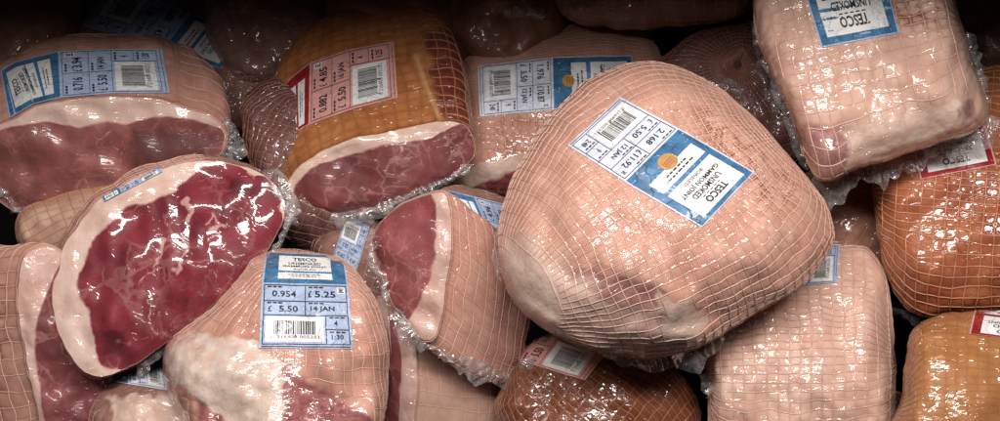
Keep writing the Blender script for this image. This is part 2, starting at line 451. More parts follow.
def build_label(root, org, bvh, L):
    lb = Label(bvh, L['left'], L['right'], L.get('lift', 1.0))
    red = L.get('red', False); yb = L.get('yb', .36); big = L.get('badge', False)
    dark = M['red' if red else 'blue']; pale = M['pale_red' if red else ('pale_grey' if L.get('greyish') else 'pale_blue')]
    mk = lambda name, vf, mat, par, sm=True: make_obj(name, vf[0], vf[1], mat, par, origin=org, smooth=sm)
    base = mk('label', lb.rects([(0, 0, 1, 1)], 0), pale, root)
    def sub(name, vf, mat): return mk(name, vf, mat, base)
    sub('brand_band', lb.rects([(.02, .008, .98, yb)], 1), dark)
    p0, p1 = .045, yb*(.78 if big else .87)
    pu0, pu1 = L.get('panel', (.12, .88))
    sub('title_panel', lb.rects([(pu0, p0, pu1, p1)], 2), M['white'])
    ph = p1-p0; pw = pu1-pu0; cu = (pu0+pu1)/2
    T, RR = [], []
    def line(t, f0, f1, w, bold=.02): T.append((t, cu-w*pw/2, p0+ph*f0, cu+w*pw/2, p0+ph*f1, bold))
    line('TESCO', .07, .20, .46, .03)
    for k in range(5): RR.append((cu+(-.21+.09*k)*pw, p0+ph*.222, cu+(-.15+.09*k)*pw, p0+ph*.237))
    line(L.get('kind', 'UNSMOKED'), .27, .375, .62)
    line('GAMMON JOINT', .405, .51, .84)
    line('BONELESS', .545, .605, .42, .01)
    sub('title_stripe', lb.rects([(pu0, p0+ph*.655, pu1, p0+ph*.73)], 3), M['red'] if red else M['bar_blue'])
    for f, w in ((.80, .62), (.875, .46)):           # small print, too small to read
        x = -w/2
        while x < w/2:
            l = random.uniform(.03, .09); RR.append((cu+x*pw, p0+ph*f, cu+min(x+l, w/2)*pw, p0+ph*(f+.03))); x += l+.02
    # price cells
    h = 1-yb; r1, r2, r3 = yb+h*.27, yb+h*.48, yb+h*.90
    mu = .5; bu = .72
    ln = .009; lv = ln*L.get('asp', .45)
    cells = [(.055, yb+h*.05, mu-.02, r1-h*.015), (mu+.02, yb+h*.05, .945, r1-h*.015), (.055, r1+h*.015, mu-.02, r2-h*.015), (mu+.02, r1+h*.015, .945, r2-h*.015),
             (bu+.03, r2+h*.02, .945, r2+h*.2), (bu+.03, r2+h*.235, .945, r3)]
    sub('price_cell', lb.rects(cells, 1), M['pale_grey'] if big else pale)
    for q in ((.03, yb+h*.03, .97, yb+h*.03+lv), (.03, r1, .97, r1+lv), (.03, r2, .97, r2+lv), (.03, r3+.02*h, .97, r3+.02*h+lv), (.03, r3+.06*h, .97, r3+.06*h+lv*1.4),
              (.03, yb+h*.03, .03+ln, r3+.02*h), (.97-ln, yb+h*.03, .97, r3+.02*h), (mu, yb+h*.03, mu+ln, r2), (bu, r2, bu+ln, r3+.02*h), (bu, r2+h*.215, .97, r2+h*.215+lv)):
        RR.append(q)
    for (u, v) in ((.07, yb+h*.055), (.54, yb+h*.055), (.07, r1+h*.025), (.54, r1+h*.025), (bu+.04, r2+.03*h), (bu+.04, r2+.25*h)):
        for k in range(3): RR.append((u+k*.06, v, u+k*.06+.045, v+h*.02))
    wgt, tot, ppk, date, srv, tm = L['txt']
    T.append((wgt, .12, yb+h*.12, .40, yb+h*.215, .02)); T.append(('£', .535, yb+h*.12, .575, yb+h*.215, .02)); T.append((tot, .61, yb+h*.12, .84, yb+h*.215, .02))
    T.append(('£', .08, r1+h*.075, .12, r1+h*.165, .02)); T.append((ppk, .2, r1+h*.075, .42, r1+h*.165, .02)); T.append((date, .56, r1+h*.075, .82, r1+h*.165, .02))
    T.append((srv, .81, r2+h*.085, .845, r2+h*.165, .02)); T.append((tm, .775, r2+h*.295, .90, r2+h*.37, .02))
    sub('barcode_panel', lb.rects([(.06, r2+h*.03, bu-.02, r3-h*.01)], 2), M['white'])
    x = .15; bars = []
    rr = random.Random(L.get('seed', 3))
    while x < .62:
        w = rr.choice((.006, .006, .011, .016)); long = x < .165 or x > .6 or .375 < x < .40
        bars.append((x, r2+h*.09, x+w, r2+h*(.335 if long else .30))); x += w+rr.choice((.006, .008, .012))
    sub('barcode', lb.rects(bars, 3), M['ink'])
    T.append((L.get('code', '0 216408 005251'), .12, r2+h*.315, .65, r2+h*.36, .0))
    # little square mark at the price
    sub('print_mark', lb.rects([(.86, yb+h*.06, .95, yb+h*.15)], 2), M['white'])
    RR += [(.875, yb+h*.075, .935, yb+h*.088), (.875, yb+h*.122, .935, yb+h*.135), (.885, yb+h*.095, .92, yb+h*.115)]
    sub('lettering', merge(lb.texts(T, 3.4), lb.rects(RR, 3)), M['ink'])
    if big:
        a = L.get('asp', .45)
        bd = make_obj('gold_badge', *lb.disc(.47, yb*.82, .125, .125*a, 4), M['gold'], base, origin=org)
        sub('badge_print', lb.rects([(.40, yb*.82-.012, .54, yb*.82-.004), (.39, yb*.82+.004, .55, yb*.82+.012), (.41, yb*.82-.028, .53, yb*.82-.022)], 5), M['string_brown'])

# ------------------------------------------------------------------ crinkled film seams
def film_seam(root, org, pts, zfun, width, amp=5.0, seed=0, side=1.0, lift=2.0, wl=11):
    p = np.array(pts, float); p[:, 1] *= -1
    L = np.concatenate([[0], np.cumsum(np.linalg.norm(np.diff(p, axis=0), axis=1))])
    n = max(20, int(L[-1]/1.3)); m = max(10, int(width/1.2))
    s = np.linspace(0, L[-1], n)
    c = np.stack([np.interp(s, L, p[:, 0]), np.interp(s, L, p[:, 1])], 1)
    k = np.ones(9)/9; cp = np.pad(c, ((4, 4), (0, 0)), 'edge')
    c = np.stack([np.convolve(cp[:, i], k, 'valid') for i in (0, 1)], 1)
    t = np.gradient(c, axis=0); t /= np.linalg.norm(t, axis=1)[:, None]+1e-9
    nn = np.stack([-t[:, 1], t[:, 0]], 1)
    z0 = np.array([zfun(x, y) for x, y in c])
    z0 = np.convolve(np.pad(z0, 7, 'edge'), np.ones(15)/15, 'valid')
    v = np.linspace(-1, 1, m)
    wv = Wave(seed+9, 26)(np.column_stack([s, s*0, s*0+seed*31]))
    taper = np.clip(np.minimum(s, L[-1]-s)/10, .15, 1)
    wd = width*.5*(1+.28*wv)*taper
    P = np.zeros((n, m, 3))
    P[..., :2] = c[:, None, :]+nn[:, None, :]*(v[None, :, None]*wd[:, None, None])*side
    P[..., 2] = z0[:, None]+lift-(v[None, :])**2*3
    flat = P.reshape(-1, 3).copy()
    q = np.column_stack([np.repeat(s, m)*1.0, np.tile(v, n)*width*.3, np.full(n*m, seed*17.0)])
    env = np.tile(.25+.75*np.clip((v+1)/1.2, 0, 1), n)
    vv = np.tile(v, n); ss_ = np.repeat(s, m)
    tri = lambda x: 4*np.abs(x-np.floor(x)-.5)-1
    w0 = Wave(seed*7+1, 30)(q); w1 = Wave(seed*7+2, 22)(q); w2 = Wave(seed*7+3, 40)(q)
    pl = tri(ss_/wl+.8*w0+.35*vv*w2)*(.7+.5*w2)+.5*tri(ss_/(wl*.45)+.7*w1+.5*vv)
    flat[:, 2] += amp*.42*env*pl*(1+.5*Wave(seed*7+5, 60)(q))
    jag = Wave(seed*7+8, 13)(np.column_stack([ss_, ss_*0, ss_*0+seed]))*np.clip(vv, 0, 1)*width*.16
    flat[:, 0] += np.repeat(nn[:, 0]*side, m)*jag; flat[:, 1] += np.repeat(nn[:, 1]*side, m)*jag
    nx = np.repeat(nn[:, 0]*side, m); ny = np.repeat(nn[:, 1]*side, m)
    flat[:, 0] += nx*amp*.35*env*w1; flat[:, 1] += ny*amp*.35*env*w1
    flat[:, :2] += .8*env[:, None]*np.stack([Wave(seed+4, 9)(q), Wave(seed+5, 9)(q)], 1)
    i, j = np.meshgrid(np.arange(n-1), np.arange(m-1), indexing='ij'); a = (i*m+j).ravel()
    Q = np.stack([a, a+1, a+m+1, a+m], 1)
    return make_obj('film_seam', flat, Q, M['film'], root, origin=org)

# ------------------------------------------------------------------ joints of meat
SLOPE = .60
def zbase(y): return -SLOPE*(210-y)
GROUP = 'gammon joints heaped on the shelf'

def frame(A, ref=(0, 0, 1)):
    A = np.array(A, float); A /= np.linalg.norm(A)
    B = np.array(ref, float)-A*(A @ np.array(ref, float)); B /= np.linalg.norm(B)
    return A, B, np.cross(A, B)

def finish(root, org, V, N, Q, spec, nets):
    bvh = BVHTree.FromPolygons([tuple(v) for v in V], [tuple(int(i) for i in q) for q in Q])
    vis = N[:, 2] > -.35
    if spec.get('string'):
        nl = []
        for f, per, keep in nets: nl += level_lines(V, N, Q, f, per, vis & keep)
        tb = tubes(nl, spec.get('sr', .62)*1.03)
        if tb is not None: make_obj('netting', tb[0], tb[1], M[spec['string']], root, origin=org)
    if spec.get('label'): build_label(root, org, bvh, spec['label'])
    def zf(x, y):
        h = bvh.ray_cast(Vector((x, y, 3000)), Vector((0, 0, -1)))
        if h[0] is not None: return h[0].z
        return bvh.find_nearest(Vector((x, y, spec['z'])))[0].z
    for k, sm in enumerate(spec.get('seams', [])):
        film_seam(root, org, sm[0], zf, sm[1], sm[2] if len(sm) > 2 else 5, seed=spec['seed']*10+k, side=sm[3] if len(sm) > 3 else 1, lift=sm[4] if len(sm) > 4 else 3)

def start(name, spec, V):
    W = to_world(V)
    i = W[:, 2].argmin(); org = np.array([W[:, 0].mean(), W[:, 1].mean(), W[i, 2]])
    e = bpy.data.objects.new(name, None); e.empty_display_size = .02; col.objects.link(e)
    e.location = org
    e['label'] = spec['desc']; e['category'] = spec.get('cat', 'gammon joint'); e['group'] = GROUP
    return e, org

def paint(P2, masks, soft):
    a = np.zeros(len(P2))
    for poly in masks: a = np.maximum(a, np.clip(.5+poly_sd(P2, poly)/soft, 0, 1))
    return a

def roll(spec):
    """a rolled joint: outline swelled towards and away from the shopper"""
    n = 260
    O, per = closed_spline(spec['outline'], n, spec.get('jag', .8), spec['seed'])
    O = O*[1, -1]
    c = np.array(spec.get('c', O.mean(0)*[1, -1]), float)*[1, -1]
    H = spec.get('H', 80); e = spec.get('e', 2.4); tilt = spec.get('tilt', .35); z0 = zbase(-c[1])+spec['dz']
    spec['z'] = z0
    ax2 = np.array(spec.get('flat', (1, 0)), float); ax2 = ax2/np.linalg.norm(ax2)*[1, -1]; perp = np.array([-ax2[1], ax2[0]])
    half = np.abs((O-c) @ perp).max(); k = spec.get('k', .35)
    nf, nb = 84, 26
    ph = np.concatenate([np.linspace(.004, math.pi/2, nf), np.linspace(math.pi/2, math.pi-.004, nb)[1:]])
    rows = []
    lump = Wave(spec['seed']+50, spec.get('lumpwl', 70)); lump2 = Wave(spec['seed']+60, 24)
    po = np.array(spec.get('peak', (0, 0)), float)*[1, -1]
    for p in ph:
        s = math.sin(p)
        xy = c+(O-c)*s + po*(1-s)**1.0*(1 if p < math.pi/2 else -1)*(1-s*s)
        rim = (1-s**e)**(1/e)
        b = ((xy-c) @ perp)/half
        z = H*rim*(1-k*b*b)*(1 if p < math.pi/2 else -spec.get('back', .9))
        z = z0+z-tilt*(xy[:, 1]-c[1])*(1)
        rows.append(np.column_stack([xy, z]))
    V = np.vstack(rows)
    V[:, 2] += np.where(np.repeat(ph, n) < math.pi/2, 1, .3)*(lump(V)*spec.get('lump', 4)+lump2(V)*spec.get('lump', 4)*.25)
    Q = ring_quads(len(ph), n)[:, ::-1]
    a0 = len(V); V = np.vstack([V, V[:n].mean(0), V[-n:].mean(0)])
    i = np.arange(n); j = (i+1) % n
    T = np.vstack([np.stack([j, i, np.full(n, a0), np.full(n, a0)], 1), np.stack([a0-n+i, a0-n+j, np.full(n, a0+1), np.full(n, a0+1)], 1)])
    N = vnormals(V, Q)
    if N[n*20:n*30, 2].mean() < 0: N = -N; Q = Q[:, ::-1]; T = T[:, [1, 0, 2, 3]]
    N[a0] = N[:n].mean(0); N[a0+1] = N[a0-n:a0].mean(0)
    # netting coordinates
    A, B, C = frame(spec.get('axis', (1, 0, 0)), spec.get('ref', (0, 0, 1)))
    ctr = np.array([c[0], c[1], z0]) + np.array(spec.get('actr', (0, 0, 0)))
    Pl = V-ctr
    ca, cb = spec.get('cell', (10, 10)); Rm = spec.get('R', half)
    w1 = Wave(spec['seed']+70, 60)(V)*spec.get('wob', 1.6)*.6+Wave(spec['seed']+71, 22)(V)*.5; w2 = Wave(spec['seed']+72, 60)(V)*spec.get('wob', 1.6)*.6+Wave(spec['seed']+73, 22)(V)*.5
    ang = np.arctan2(Pl @ C, Pl @ B)
    if spec.get('polar'):
        a = Rm*np.arccos(np.clip((Pl @ A)/np.linalg.norm(Pl, axis=1), -1, 1))
    else: a = Pl @ A
    ua = (a+w1)/ca; nb_ = round(2*math.pi*Rm/cb); ub = (ang/(2*math.pi))*nb_ + w2/cb*min(1, 1)
    P2 = V[:, :2]*[1, -1]
    frontm = (N[:, 2] > -.2)
    at = {'fat': paint(P2, spec.get('fat', []), spec.get('fsoft', 26))*frontm, 'meat': paint(P2, spec.get('meat', []), spec.get('msoft', 22))*frontm,
          'stain': paint(P2, spec.get('stain', []), 24)*frontm, 'haze': paint(P2, spec.get('haze', []), 30)*frontm}
    root, org = start(spec.get('name', 'gammon_joint'), spec, V)
    faces = [tuple(q) for q in Q.tolist()]+[tuple(t[:3]) for t in T.tolist()]
    make_obj('rind', V, faces, spec['mat'], root, attrs=at, uv=np.column_stack([ua, ub]), origin=org)
    keep = np.ones(len(V), bool)
    for poly in spec.get('nonet', []): keep &= poly_sd(P2, poly) < 0
    if spec.get('netin'): 
        kk = np.zeros(len(V), bool)
        for poly in spec['netin']: kk |= poly_sd(P2, poly) > 0
        keep &= kk
    keep2 = keep
    finish(root, org, V, N, Q, spec, [(ua, None, keep), (ub, nb_, keep2)])
    return root

def cut(spec):
    """a joint with a cut face: lean meat, a fat rim, and the rind running back from it"""
    n = 300
    O, per = closed_spline(spec['face'], n, spec.get('jag', .6), spec['seed'])
    Mt, _ = closed_spline(spec['lean'], 420, spec.get('mjag', .9), spec['seed']+5)
    O = O*[1, -1]; Mt = Mt*[1, -1]
    c = np.array(spec.get('c', Mt.mean(0)*[1, -1]), float)*[1, -1]
    # lean edge along each spoke
    am = np.arctan2(*(Mt-c).T[::-1]); rm = np.linalg.norm(Mt-c, axis=1); o = np.argsort(am); am, rm = am[o], rm[o]
    ao = np.arctan2(*(O-c).T[::-1]); ro = np.linalg.norm(O-c, axis=1)
    k = np.minimum(np.interp(ao, am, rm, period=2*math.pi)/ro, spec.get('kmax', .975))
    z0 = zbase(-c[1])+spec['dz']; spec['z'] = z0
    gx, gy = spec.get('grad', (0, .3))           # how the cut face leans
    plane = lambda xy: z0+gx*(xy[:, 0]-c[0])+gy*(xy[:, 1]-c[1])
    bul = spec.get('bulge', 8); lump = Wave(spec['seed']+50, 50); lump2 = Wave(spec['seed']+51, 18)
    def face_pt(s):
        xy = c+(O-c)*s[:, None]
        P = np.column_stack([xy, plane(xy)+bul*(1-s*s)])
        P[:, 2] += (lump(P)*spec.get('lump', 2.5)+lump2(P)*.6)*np.clip((1-s)*6, 0, 1)
        return P
    nm = 70
    mrows = [face_pt(k*s) for s in np.linspace(.004, 1, nm)]
    nf = 14; e0 = spec.get('rim', .968)
    frows = [face_pt(k+(np.maximum(e0, k+.004)-k)*s) for s in np.linspace(0, 1, nf)]
    erim = np.maximum(e0, k+.004)
    D = np.array(spec['run'], float)*[1, -1]; L = spec['L']; ex = spec.get('ex', 3.2); bb = spec.get('swell', .03)
    rr = spec.get('edge', 6)
    rrows = [frows[-1]]
    for a in np.linspace(0, math.pi/2, 8)[1:]:
        s = erim+(1-erim)*math.sin(a); xy = c+(O-c)*s[:, None]
        rrows.append(np.column_stack([xy, plane(xy)-rr*(1-math.cos(a))]))
    rl = Wave(spec['seed']+55, 60)
    tau = np.concatenate([np.linspace(0, .8, 34)[1:], np.sin(np.linspace(0, math.pi/2, 22)[1:])*.2+.8])
    for t in tau:
        sc = max((1-t**ex), 0)**(1/ex)*(1+bb*math.sin(math.pi*t)); sc = max(sc, .004)
        cc = c+D*t
        xy0 = c+(O-c)*1.0
        xy = cc+(O-c)*sc
        zz = plane(xy0)*(sc)+z0*(1-sc)-rr-L*t
        P = np.column_stack([xy, zz]); P += (np.column_stack([O-c, np.zeros(n)])/ro[:, None])*(rl(P)*spec.get('rlump', 1.5)*min(1, t*4))[:, None]
        rrows.append(P)
    root_v = np.vstack(mrows+frows+rrows)
    root, org = start(spec.get('name', 'gammon_joint'), spec, root_v)
    i = np.arange(n); j = (i+1) % n
    # one shared normal field so that labels and strings can use the whole skin
    VA = np.vstack(mrows[:-1]+frows[:-1]+rrows); nr = len(VA)//n
    QA = ring_quads(nr, n); NA = vnormals(VA, QA)
    flip = NA[n*10:n*40, 2].mean() < 0
    if flip: QA = QA[:, ::-1]; NA = -NA
    fl = (lambda q: q[:, ::-1]) if flip else (lambda q: q)
    V = np.vstack(mrows); P2 = V[:, :2]*[1, -1]
    P2w = P2+np.stack([Wave(spec['seed']+80, 22)(V), Wave(spec['seed']+81, 22)(V)], 1)*1.5+np.stack([Wave(spec['seed']+82, 7)(V), Wave(spec['seed']+83, 7)(V)], 1)*.7
    fat = np.zeros(len(V)); dark = np.zeros(len(V))
    for pts, w, s in spec.get('veins', []):
        fat = np.maximum(fat, s*np.clip(1.1-polyline_d(P2w, pts)/(w*1.15)*(1+.35*Wave(spec['seed']+84, 15)(V)), 0, 1))
    for poly, soft in spec.get('darks', []): dark = np.maximum(dark, np.clip(.5+poly_sd(P2, poly)/soft, 0, 1))
    sj = np.repeat(np.linspace(.004, 1, nm), n); kk_ = np.tile(k, nm); dd = (1-sj)*kk_*np.tile(ro, nm)
    fat = np.maximum(fat, .8*np.clip(1-dd/4.5, 0, 1)*(kk_ < spec.get('kmax', .975)*.975))
    for poly in spec.get('fatpatch', []): fat = np.maximum(fat, np.clip(.5+poly_sd(P2, poly)/5, 0, 1))
    f = [tuple(q) for q in fl(ring_quads(nm, n)).tolist()]; cap = i.tolist()
    f.append(tuple(cap[::-1]) if not flip else tuple(cap))
    make_obj('lean_meat', V, f, spec['meatmat'], root, attrs={'fat': fat, 'dark': dark}, origin=org)
    make_obj('fat_rim', np.vstack(frows), fl(ring_quads(nf, n)).tolist(), spec.get('fatmat', M_FAT), root, origin=org)
    V = np.vstack(rrows); nrr = len(rrows); Q = fl(ring_quads(nrr, n)); N = vnormals(V, Q)
    ca, cb = spec.get('cell', (14, 14))
    mid = V.reshape(nrr, n, 3)
    seg = np.linalg.norm(np.diff(mid, axis=0), axis=2).mean(1); al = np.concatenate([[0], np.cumsum(seg)])
    w1 = Wave(spec['seed']+70, 60)(V)*1.4+Wave(spec['seed']+71, 20)(V)*.5; w2 = Wave(spec['seed']+72, 60)(V)*1.4+Wave(spec['seed']+73, 20)(V)*.5
    ua = (np.repeat(al, n)+w1-spec.get('aoff', 3))/ca; nb_ = round(per/cb); sh = spec.get('bshift', 0)
    ub = (((np.arange(n)+sh) % n)/n*nb_)[None, :].repeat(nrr, 0).ravel()+w2/cb
    P2 = V[:, :2]*[1, -1]
    at = {'fat': paint(P2, spec.get('fat', []), 7), 'meat': paint(P2, spec.get('meat', []), 20), 'stain': paint(P2, spec.get('stain', []), 20)}
    at['edge'] = np.zeros(len(V))
    for pts, w in spec.get('fatlines', []): at['edge'] = np.maximum(at['edge'], np.clip(1.4-polyline_d(P2, pts)/w, 0, 1))
    rf = Q.tolist(); a0 = (nrr-1)*n; cap = (a0+i).tolist(); rf.append(cap if not flip else cap[::-1])
    make_obj('rind', V, rf, spec['mat'], root, attrs=at, uv=np.column_stack([ua, ub]), origin=org)
    keep = np.ones(len(V), bool)
    for poly in spec.get('nonet', []): keep &= poly_sd(P2, poly) < 0
    if spec.get('netin'):
        kk = np.zeros(len(V), bool)
        for poly in spec['netin']: kk |= poly_sd(P2, poly) > 0
        keep &= kk
    off = len(VA)-len(V)
    kA = np.zeros(len(VA), bool); kA[off:] = keep
    uA = np.zeros(len(VA)); uA[off:] = ua; bA = np.zeros(len(VA)); bA[off:] = ub
    finish(root, org, VA, NA, QA, spec, [(uA, None, kA), (bA, nb_, kA)])
    return root

M_FAT = mat_fat('cream_fat')
#DATA
PINK1, PINK2 = (.55, .265, .195), (.63, .35, .27)
M_PINK = mat_rind('pink_rind', PINK1, PINK2, 1)
M_PINK_DIAG = mat_rind('pink_rind_large', meat=(.36, .17, .15), c1=(.57, .285, .21), c2=(.66, .385, .295), seed=2, ang=math.radians(40), film=1.0, fat=(.68, .51, .42))
M_PALE = mat_rind('pale_rind', (.59, .35, .265), (.69, .46, .365), 3, pillow=.7, meat=(.38, .19, .17), ang=math.radians(12), film=1.0)
M_PALE2 = mat_rind('pale_pink_rind', (.66, .40, .305), (.73, .485, .385), 4, film=.9)
M_TAN = mat_rind('tan_rind', (.57, .345, .255), (.63, .41, .31), 5, pillow=.7, linedark=.2)
M_SMOKE = mat_rind('smoked_rind', (.35, .098, .040), (.43, .15, .068), 6, patchy=.6, stain=(.22, .03, .012), crough=.12)
M_SMOKE_ORANGE = mat_rind('orange_smoked_rind', (.45, .150, .046), (.54, .225, .085), 7, patchy=.55, pillow=.9, linedark=.5, stretch=4, meat=(.22, .05, .03))
M_OCHRE = mat_rind('ochre_smoked_rind', (.39, .155, .05), (.46, .21, .078), 8, patchy=.3, pillow=.5, linedark=.3, stretch=7, film=1.5)
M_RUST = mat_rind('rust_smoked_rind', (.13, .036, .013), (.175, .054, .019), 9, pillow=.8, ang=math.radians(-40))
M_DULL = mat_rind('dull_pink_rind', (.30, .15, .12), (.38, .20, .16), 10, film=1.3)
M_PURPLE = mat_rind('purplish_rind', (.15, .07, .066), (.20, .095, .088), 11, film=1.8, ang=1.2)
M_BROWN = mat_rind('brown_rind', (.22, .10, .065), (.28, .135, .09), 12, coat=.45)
M_FAT2 = mat_fat('white_fat', (.69, .52, .45), 3)
M_FATP = mat_fat('pinkish_fat', (.66, .46, .40), 5)
ME_BRIGHT = mat_meat('bright_lean', (.205, .024, .035), 1, coat=.7, film=.5, stretch=3.5, crough=.07, ang=math.radians(-50), vein=.3, vscale=44)
ME_DUSK = mat_meat('dusky_lean', (.27, .088, .080), 2, film=.8, vein=.34, coat=.35, crough=.12)
ME_DARK = mat_meat('dark_lean', (.205, .054, .055), 3, film=.9, vein=.4, coat=.35, crough=.12)
ME_ROSE = mat_meat('rose_lean', (.27, .062, .066), 4, film=1.1, vein=.35)

def seams(*a): return list(a)

# --- left and upper left
cut(dict(desc='brown-pink rind joint with blue price label and broad dusky cut face, upper left', seed=1, dz=-12,
  face=[(-22, 150), (-12, 128), (8, 119), (31, 107), (68, 99), (115, 95), (157, 98), (193, 108), (215, 117), (226, 130), (225, 150), (206, 172), (180, 190), (140, 204), (92, 213), (50, 217), (14, 212), (-8, 196), (-22, 175)],
  lean=[(-20, 150), (-8, 134), (12, 127), (26, 125), (42, 122), (57, 124), (70, 124.5), (78, 127), (86, 125), (100, 122), (118, 122.5), (128, 124), (140, 121), (157, 117), (180, 117), (204, 121), (222, 131), (222, 150), (204, 171), (180, 189), (140, 203), (92, 212), (50, 216), (14, 211), (-8, 195), (-20, 175)],
  c=(108, 163), run=(-8, -84), L=120, ex=4.2, grad=(0, .35), mat=M_PINK, meatmat=ME_DUSK, fatmat=M_FAT2, cell=(20, 20), string='string', sr=.42,
  nonet=[[(-30, 40), (172, 36), (178, 100), (-30, 135)]],
  veins=[([(127, 126), (126, 140), (124, 156), (118, 168), (112, 182), (108, 192)], 1.6, .42), ([(92, 130), (97, 138), (95, 148), (92, 155)], 1.3, .5), ([(97, 138), (106, 136), (112, 130)], 1.3, .6), ([(95, 148), (104, 147), (118, 150)], 1.2, .5),
         ([(75, 138), (80, 155), (84, 168), (86, 182)], 1.4, .4), ([(20, 178), (40, 172), (62, 168), (80, 160)], 1.6, .4), ([(5, 165), (25, 185), (40, 195)], 1.5, .4), ([(62, 168), (70, 180), (66, 192)], 1.3, .35)],
  darks=[([(130, 128), (215, 135), (200, 165), (130, 180)], 20)],
  label=dict(left=[(8, 120, 0), (34, 105, .12), (60, 98.5, .35), (113, 94, .66), (171, 93.5, 1)], right=[(0, 72, 0), (14, 63, .12), (58, 52, .35), (110, 50, .66), (163, 50, 1)],
    yb=.35, asp=.3, txt=('0.716', '3.94', '5.50', '14 JAN', '4', '1:20'), seed=4),
  seams=[([(218, 112), (229, 124), (236, 138), (232, 152), (222, 166)], 17, 6), ([(-4, 186), (10, 204), (30, 218), (52, 226), (58, 240)], 17, 5, -1), ([(60, 215), (100, 210), (150, 198), (190, 184)], 6, 3)]))

cut(dict(name='smoked_gammon_joint', desc='orange smoked joint with pink and red price label and dark lean face, upper centre left', seed=2, dz=0,
  face=[(286, 186), (295, 168), (308, 157), (344, 141), (397, 129), (436, 121), (462, 121), (474, 132), (478, 150), (470, 164), (450, 179), (418, 194), (381, 209), (346, 217), (316, 214), (297, 202)],
  lean=[(293, 190), (299, 179), (323, 164), (365, 149), (407, 140), (437, 138), (443, 131), (460, 124), (473, 134), (476, 150), (469, 163), (449, 178), (418, 193), (381, 208), (346, 216), (316, 213), (298, 201)],
  c=(386, 176), run=(-26, -150), L=150, ex=3.3, grad=(0, .3), mat=M_SMOKE_ORANGE, meatmat=ME_DARK, fatmat=M_FAT, cell=(13, 13), string='string_tan', sr=.5,
  netin=[[(414, 10), (420, 60), (430, 90), (443, 124), (490, 140), (490, 10)]], meat=[[(424, 30), (434, 90), (447, 122), (500, 150), (500, 20)]],
  fatlines=[([(416, 56), (424, 80), (433, 102), (440, 119)], 2.2)],
  veins=[([(392, 142), (402, 150), (400, 158), (420, 155)], 1.2, .6), ([(420, 142), (428, 152), (436, 160)], 1.1, .55), ([(446, 136), (452, 150), (446, 165)], 1.2, .5), ([(305, 185), (330, 198), (350, 205)], 1.3, .4), ([(372, 150), (380, 165), (372, 178)], 1.1, .35)],
  label=dict(left=[(280, 147, 0), (294, 134, .13), (310, 125, .27), (352, 110, .63), (399, 98, 1)], right=[(277, 103, 0), (287, 82, .1), (309, 64, .25), (350, 50, .62), (395, 42, 1)], red=True, kind='SMOKED',
    yb=.26, asp=.4, panel=(.06, .8), txt=('0.882', '4.85', '5.50', '16 JAN', '4', '1:25'), seed=5),
  seams=[([(372, 212), (390, 203), (420, 193), (448, 180), (474, 162)], 13, 5, 1, 5), ([(318, 214), (345, 220), (372, 214), (395, 205)], 14, 6, -1, 3)]))

roll(dict(desc='large pale netted joint with blue label, half shaded behind the big central one', seed=3, dz=-88, c=(560, 110), H=85, k=.45, e=2.4, tilt=.5,
  outline=[(436, 150), (438, 115), (446, 88), (462, 63), (490, 44), (530, 30), (575, 23), (620, 24), (652, 40), (668, 75), (668, 130), (640, 190), (580, 212), (510, 206), (470, 197), (448, 184)],
  flat=(1, -.05), axis=(1, .05, -.1), cell=(8.2, 8.2), R=95, mat=M_PINK, string='string', sr=.5, wob=1.0,
  meat=[[(440, 190), (474, 182), (497, 175), (520, 166), (600, 165), (600, 230), (440, 230)]], msoft=9, fat=[[(446, 182), (478, 165), (520, 154), (600, 152), (600, 168), (520, 170), (497, 179), (474, 187), (450, 196)]], fsoft=9,
  nonet=[[(440, 186), (476, 163), (522, 153), (600, 150), (600, 240), (440, 240)]], stain=[[(498, 112), (520, 110), (516, 150), (500, 148)], [(525, 112), (560, 110), (556, 128), (530, 132)]],
  label=dict(left=[(633, 56, 0), (553, 58, .51), (477, 67, 1)], right=[(638, 104, 0), (554, 110, .51), (479, 117, 1)], yb=.51, badge=True, greyish=True, asp=.3, txt=('1.976', '10.87', '5.50', '12 JAN', '9', '2:40'), seed=6)))

